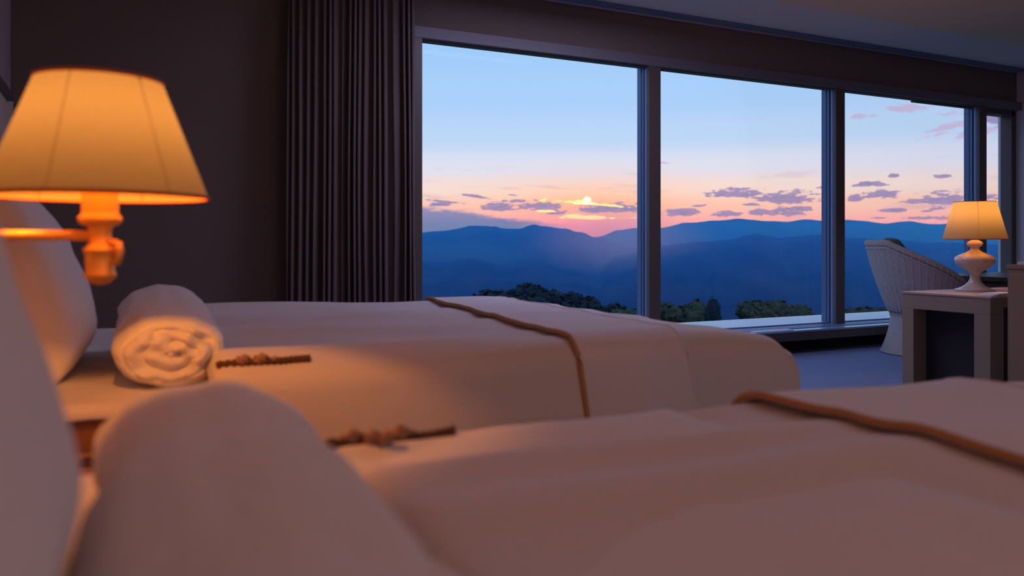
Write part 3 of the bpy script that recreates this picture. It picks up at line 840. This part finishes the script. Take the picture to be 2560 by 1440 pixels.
def ridge(crest, t0, depth, x0, x1, label, seed, rough=1.0):
    bm = bmesh.new(); nu = 420; rows = 34
    def f(u, v):
        px = x0+(x1-x0)*u
        y = interp(crest, px)
        zc = (606-y)/F*t0*1.0 + rough*(t0*.0011*N(px*.03, seed)+t0*.0006*N(px*.09, seed+3)) - H*0
        s = v*2-1                        # -1 near foot, 0 crest, 1 back foot
        tt = t0+s*depth
        prof = math.cos(min(1, abs(s))*PI/2)**1.25
        g = N(px*.012+tt*.0006, tt*.0011, seed+5)*.16+N(px*.035, tt*.003, seed+7)*.07
        z = ZV-30+(zc-ZV+30)*prof*(1-abs(s)*.0)+(g*(zc-ZV))*(1-prof)*prof*3.0
        c = (px-1280)/F
        return Vector(((SN+CS*c)*tt, (CS-SN*c)*tt, z))
    grid(bm, nu, rows, f)
    o = link_world('mountain', bm, FOR1, None, True); recenter(o); tag(o, label, 'mountain', 'mountains on the horizon'); return o
ridge([(500,640),(760,600),(900,585),(1034,582),(1103,577),(1187,564),(1237,566),(1262,571),(1298,571),(1334,561),(1356,565),(1409,571),(1450,580),(1492,593),(1560,612),(1640,640),(1800,690),(1900,720)], 6000, 2200, 500, 1900, 'dark blue mountain ridge left of the setting sun', 1.0, .6)
ridge([(1380,640),(1440,604),(1492,592),(1548,575),(1590,570),(1652,569),(1714,557),(1791,551),(1843,547),(1920,552),(1971,554),(2012,548),(2059,551),(2118,549),(2155,552),(2211,558),(2267,553),(2333,560),(2389,558),(2528,563),(2700,575),(3200,600)], 7400, 2000, 1380, 3200, 'hazy long mountain ridge right of the setting sun', 4.0, .6)
ridge([(1440,690),(1560,636),(1652,613),(1766,603),(1817,600),(1889,585),(1951,593),(1997,590),(2059,585),(2118,593),(2200,598),(2350,606),(2560,612),(3000,640)], 5000, 2000, 1440, 3000, 'darker nearer mountain ridge in front of the long hazy one', 9.0, .8)
ridge([(400,665),(700,652),(1000,640),(1090,655),(1180,646),(1260,662),(1330,650),(1420,668),(1500,680),(1620,668),(1700,676),(1850,662),(1950,672),(2100,660),(2500,680)], 4600, 1500, 400, 2500, 'low dark blue hill crossing the middle of the valley', 14.0, 2.2)
def ground(name, t0, t1, x0, x1, zf, m, nu, nv):
    bm = bmesh.new()
    def f(u, v):
        px = x0+(x1-x0)*u; tt = t0*(t1/t0)**v; c = (px-1280)/F
        return Vector(((SN+CS*c)*tt, (CS-SN*c)*tt, zf(px, tt)))
    grid(bm, nu, nv, f); return struct(link_world(name, bm, m, None, True))
ground('valley_ground', 700, 9500, -200, 3800, lambda px, t: ZV+14*N(px*.02, t*.002, 3), FOR2, 120, 90)
def hill_z(px, t):
    if t < 92: return -8.4+.7*N(px*.01, t*.05)-(.0 if 1640 < px < 2000 else 1.2)
    return -8.4-(t-92)*.33-1.2
ground('hillside_ground', 7.5, 1000, -600, 4200, hill_z, GRASS, 120, 80)

# trees: trunk, limbs, crown of many leaf clumps
LEAF = forest_mat('dark_leaves', (.04,.055,.045,1), (.065,.085,.06,1), (.075,.10,.065,1), 1.2)
LEAF2 = forest_mat('dark_haze_tinted_leaves', (.02,.035,.05,1), (.03,.05,.065,1), (.035,.055,.06,1), .6)  # blue of distant haze mixed into the leaf colour
BARK = mat('tree_bark', (.05,.04,.03), .9, bump=(20, .5, (1,1,.3)))
def tree(px, py_top, wpx, hpx, t0, label, m, seed, zg, group=None, n=420, leaf=.16):
    rnd = random.Random(seed)
    top = at(px, py_top, t0); w = wpx/F*t0/2; h = hpx/F*t0/2
    base = Vector((top.x, top.y, zg)); cc = top-Vector((0,0,h))
    t = thing('tree', label, 'tree', base, group)
    bm = bmesh.new(); tube(bm, [base, base.lerp(cc, .5), cc], lambda s: w*.09*(1-.5*s), 8)
    for k in range(5):
        a = 2*PI*k/5; tube(bm, [base.lerp(cc, .55), cc+Vector((math.cos(a)*w*.6, math.sin(a)*w*.6, h*.3))], w*.03, 6)
    link_world('trunk', bm, BARK, t, True)
    # crown: a lumpy body made of clumps, each a small ragged ball
    bm = bmesh.new()
    lobes = [(Vector((rnd.uniform(-.62,.62)*w, rnd.uniform(-.62,.62)*w, rnd.uniform(-.35,.45)*h)), rnd.uniform(.38,.58)) for _ in range(11)]
    verts = []; faces = []
    for k in range(n):
        lc, lr = rnd.choice(lobes)
        d = Vector((rnd.gauss(0,1), rnd.gauss(0,1), rnd.gauss(0,1))).normalized()
        p = cc+lc+Vector((d.x*w*lr, d.y*w*lr, d.z*h*lr*1.15))
        s = leaf*rnd.uniform(.6, 1.3)*w
        nrm = (d+Vector((rnd.uniform(-.6,.6), rnd.uniform(-.6,.6), rnd.uniform(-.4,.6)))).normalized()
        a_ = nrm.orthogonal().normalized(); b_ = nrm.cross(a_)
        i0 = len(verts)
        for q in range(6):
            an = 2*PI*q/6; rr = s*rnd.uniform(.6, 1.1)
            verts.append(p+a_*math.cos(an)*rr+b_*math.sin(an)*rr)
        verts.append(p+nrm*s*.4)
        for q in range(6): faces.append((i0+q, i0+(q+1)%6, i0+6))
    for lc, lr in lobes:
        i0 = len(verts)
        tmp = bmesh.new(); bmesh.ops.create_icosphere(tmp, subdivisions=2, radius=1)
        for v in tmp.verts: verts.append(cc+lc+Vector((v.co.x*w*lr*.93, v.co.y*w*lr*.93, v.co.z*h*lr)))
        for fc in tmp.faces: faces.append(tuple(i0+v.index for v in fc.verts))
        tmp.free()
    off = t.location
    me = bpy.data.meshes.new('foliage'); me.from_pydata([v-off for v in verts], [], faces); me.materials.append(m)
    o = bpy.data.objects.new('foliage', me); C.objects.link(o); o.parent = t; o['kind'] = 'stuff'
tree(1690, 752, 100, 95, 62, 'dark bushy tree outside, just right of the first mullion', LEAF, 1, -8.6)
tree(1740, 745, 90, 100, 66, 'rounded tree outside between the bushy one and the narrow dark one', LEAF, 2, -8.6)
tree(1781, 739, 42, 110, 60, 'narrow darkest tree at the right end of the left tree clump', LEAF2, 3, -8.6)
tree(1878, 752, 84, 80, 66, 'broad low tree outside in the middle of the second window', LEAF, 4, -8.6)
tree(1938, 749, 110, 84, 70, 'wide tree outside left of the second mullion', LEAF, 5, -8.6)
tree(2010, 760, 70, 70, 84, 'pale small tree close to the second mullion', LEAF, 6, -8.6)
tree(2150, 764, 110, 60, 80, 'low bush outside just above the ledge left of the wicker chair', LEAF, 7, -8.6)
tree(2230, 768, 90, 60, 84, 'low bush outside hidden partly by the wicker chair', LEAF, 8, -8.6)
tree(1575, 762, 110, 80, 90, 'dim tree outside just left of the first mullion above the bed', LEAF, 9, -9.6)
rw = random.Random(4)
crest2 = [(1150,760),(1190,742),(1230,728),(1270,722),(1320,712),(1370,720),(1410,732),(1450,745),(1490,748),(1530,756)]
for i, (x, y) in enumerate(crest2):
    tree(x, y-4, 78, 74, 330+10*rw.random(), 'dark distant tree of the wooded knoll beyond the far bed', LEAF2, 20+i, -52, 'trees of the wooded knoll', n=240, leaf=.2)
for i in range(11):
    x = 1160+i*38+rw.uniform(-8, 8); y = interp(crest2, x)+24
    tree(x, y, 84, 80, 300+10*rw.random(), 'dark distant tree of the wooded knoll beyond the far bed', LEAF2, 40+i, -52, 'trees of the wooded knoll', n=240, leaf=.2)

# haze: one homogeneous layer of air lying over the valley
def haze():
    bm = bmesh.new()
    pts = []
    R0, R1, Z0, Z1 = 2700, 8600, ZV-60, 175
    seg = 20; a0, a1 = -1.1, 1.1
    lo = []; 
    rings = []
    for (r, z) in ((R0, Z0), (R1, Z0), (R1, Z1), (R0, Z1)):
        rings.append([bm.verts.new((math.sin(YAW+a0+(a1-a0)*k/seg)*r, math.cos(YAW+a0+(a1-a0)*k/seg)*r, z)) for k in range(seg+1)])
    for i in range(4):
        a, b = rings[i], rings[(i+1)%4]
        for k in range(seg): bm.faces.new((a[k], a[k+1], b[k+1], b[k]))
    bm.faces.new([r[0] for r in rings]); bm.faces.new([r[-1] for r in reversed(rings)])
    bmesh.ops.recalc_face_normals(bm, faces=bm.faces)
    m = bpy.data.materials.new('valley_haze'); m.use_nodes = True
    T = NT(m.node_tree)
    v = T.n('ShaderNodeVolumeScatter', i_Density=.00048, i_Anisotropy=.35); v.inputs[0].default_value = (.03, .265, 1.0, 1)
    T.n('ShaderNodeOutputMaterial', i_Volume=v.outputs[0])
    o = link_world('haze', bm, m); o['kind'] = 'stuff'; tag(o, 'blue evening haze filling the valley in front of the mountains', 'haze')
haze()

def glow_volume():  # added pink volume that tints the saddle like glow from the sun
    bm = bmesh.new(); bmesh.ops.create_icosphere(bm, subdivisions=3, radius=1)
    m = bpy.data.materials.new('sunset_glow'); m.use_nodes = True
    T = NT(m.node_tree); tc = T.n('ShaderNodeTexCoord')
    ln = T.n('ShaderNodeVectorMath', operation='LENGTH'); T.put(ln.inputs[0], tc.outputs['Object'])
    d = T.m('MULTIPLY', T.smooth(ln.outputs['Value'], .0, 1.0, 1.0, 0.0), .0010)
    v = T.n('ShaderNodeVolumeScatter', i_Density=d, i_Anisotropy=.3); v.inputs[0].default_value = (1.0, .40, .45, 1)
    T.n('ShaderNodeOutputMaterial', i_Volume=v.outputs[0])
    o = link_world('glow_volume', bm, m); o.location = at(1545, 612, 4700); o.rotation_euler = (0, 0, -YAW); o.scale = (640, 900, 300)
    o['kind'] = 'stuff'; tag(o, 'added pinkish volume in the saddle, standing in for the glow under the sun', 'glow_volume')
glow_volume()
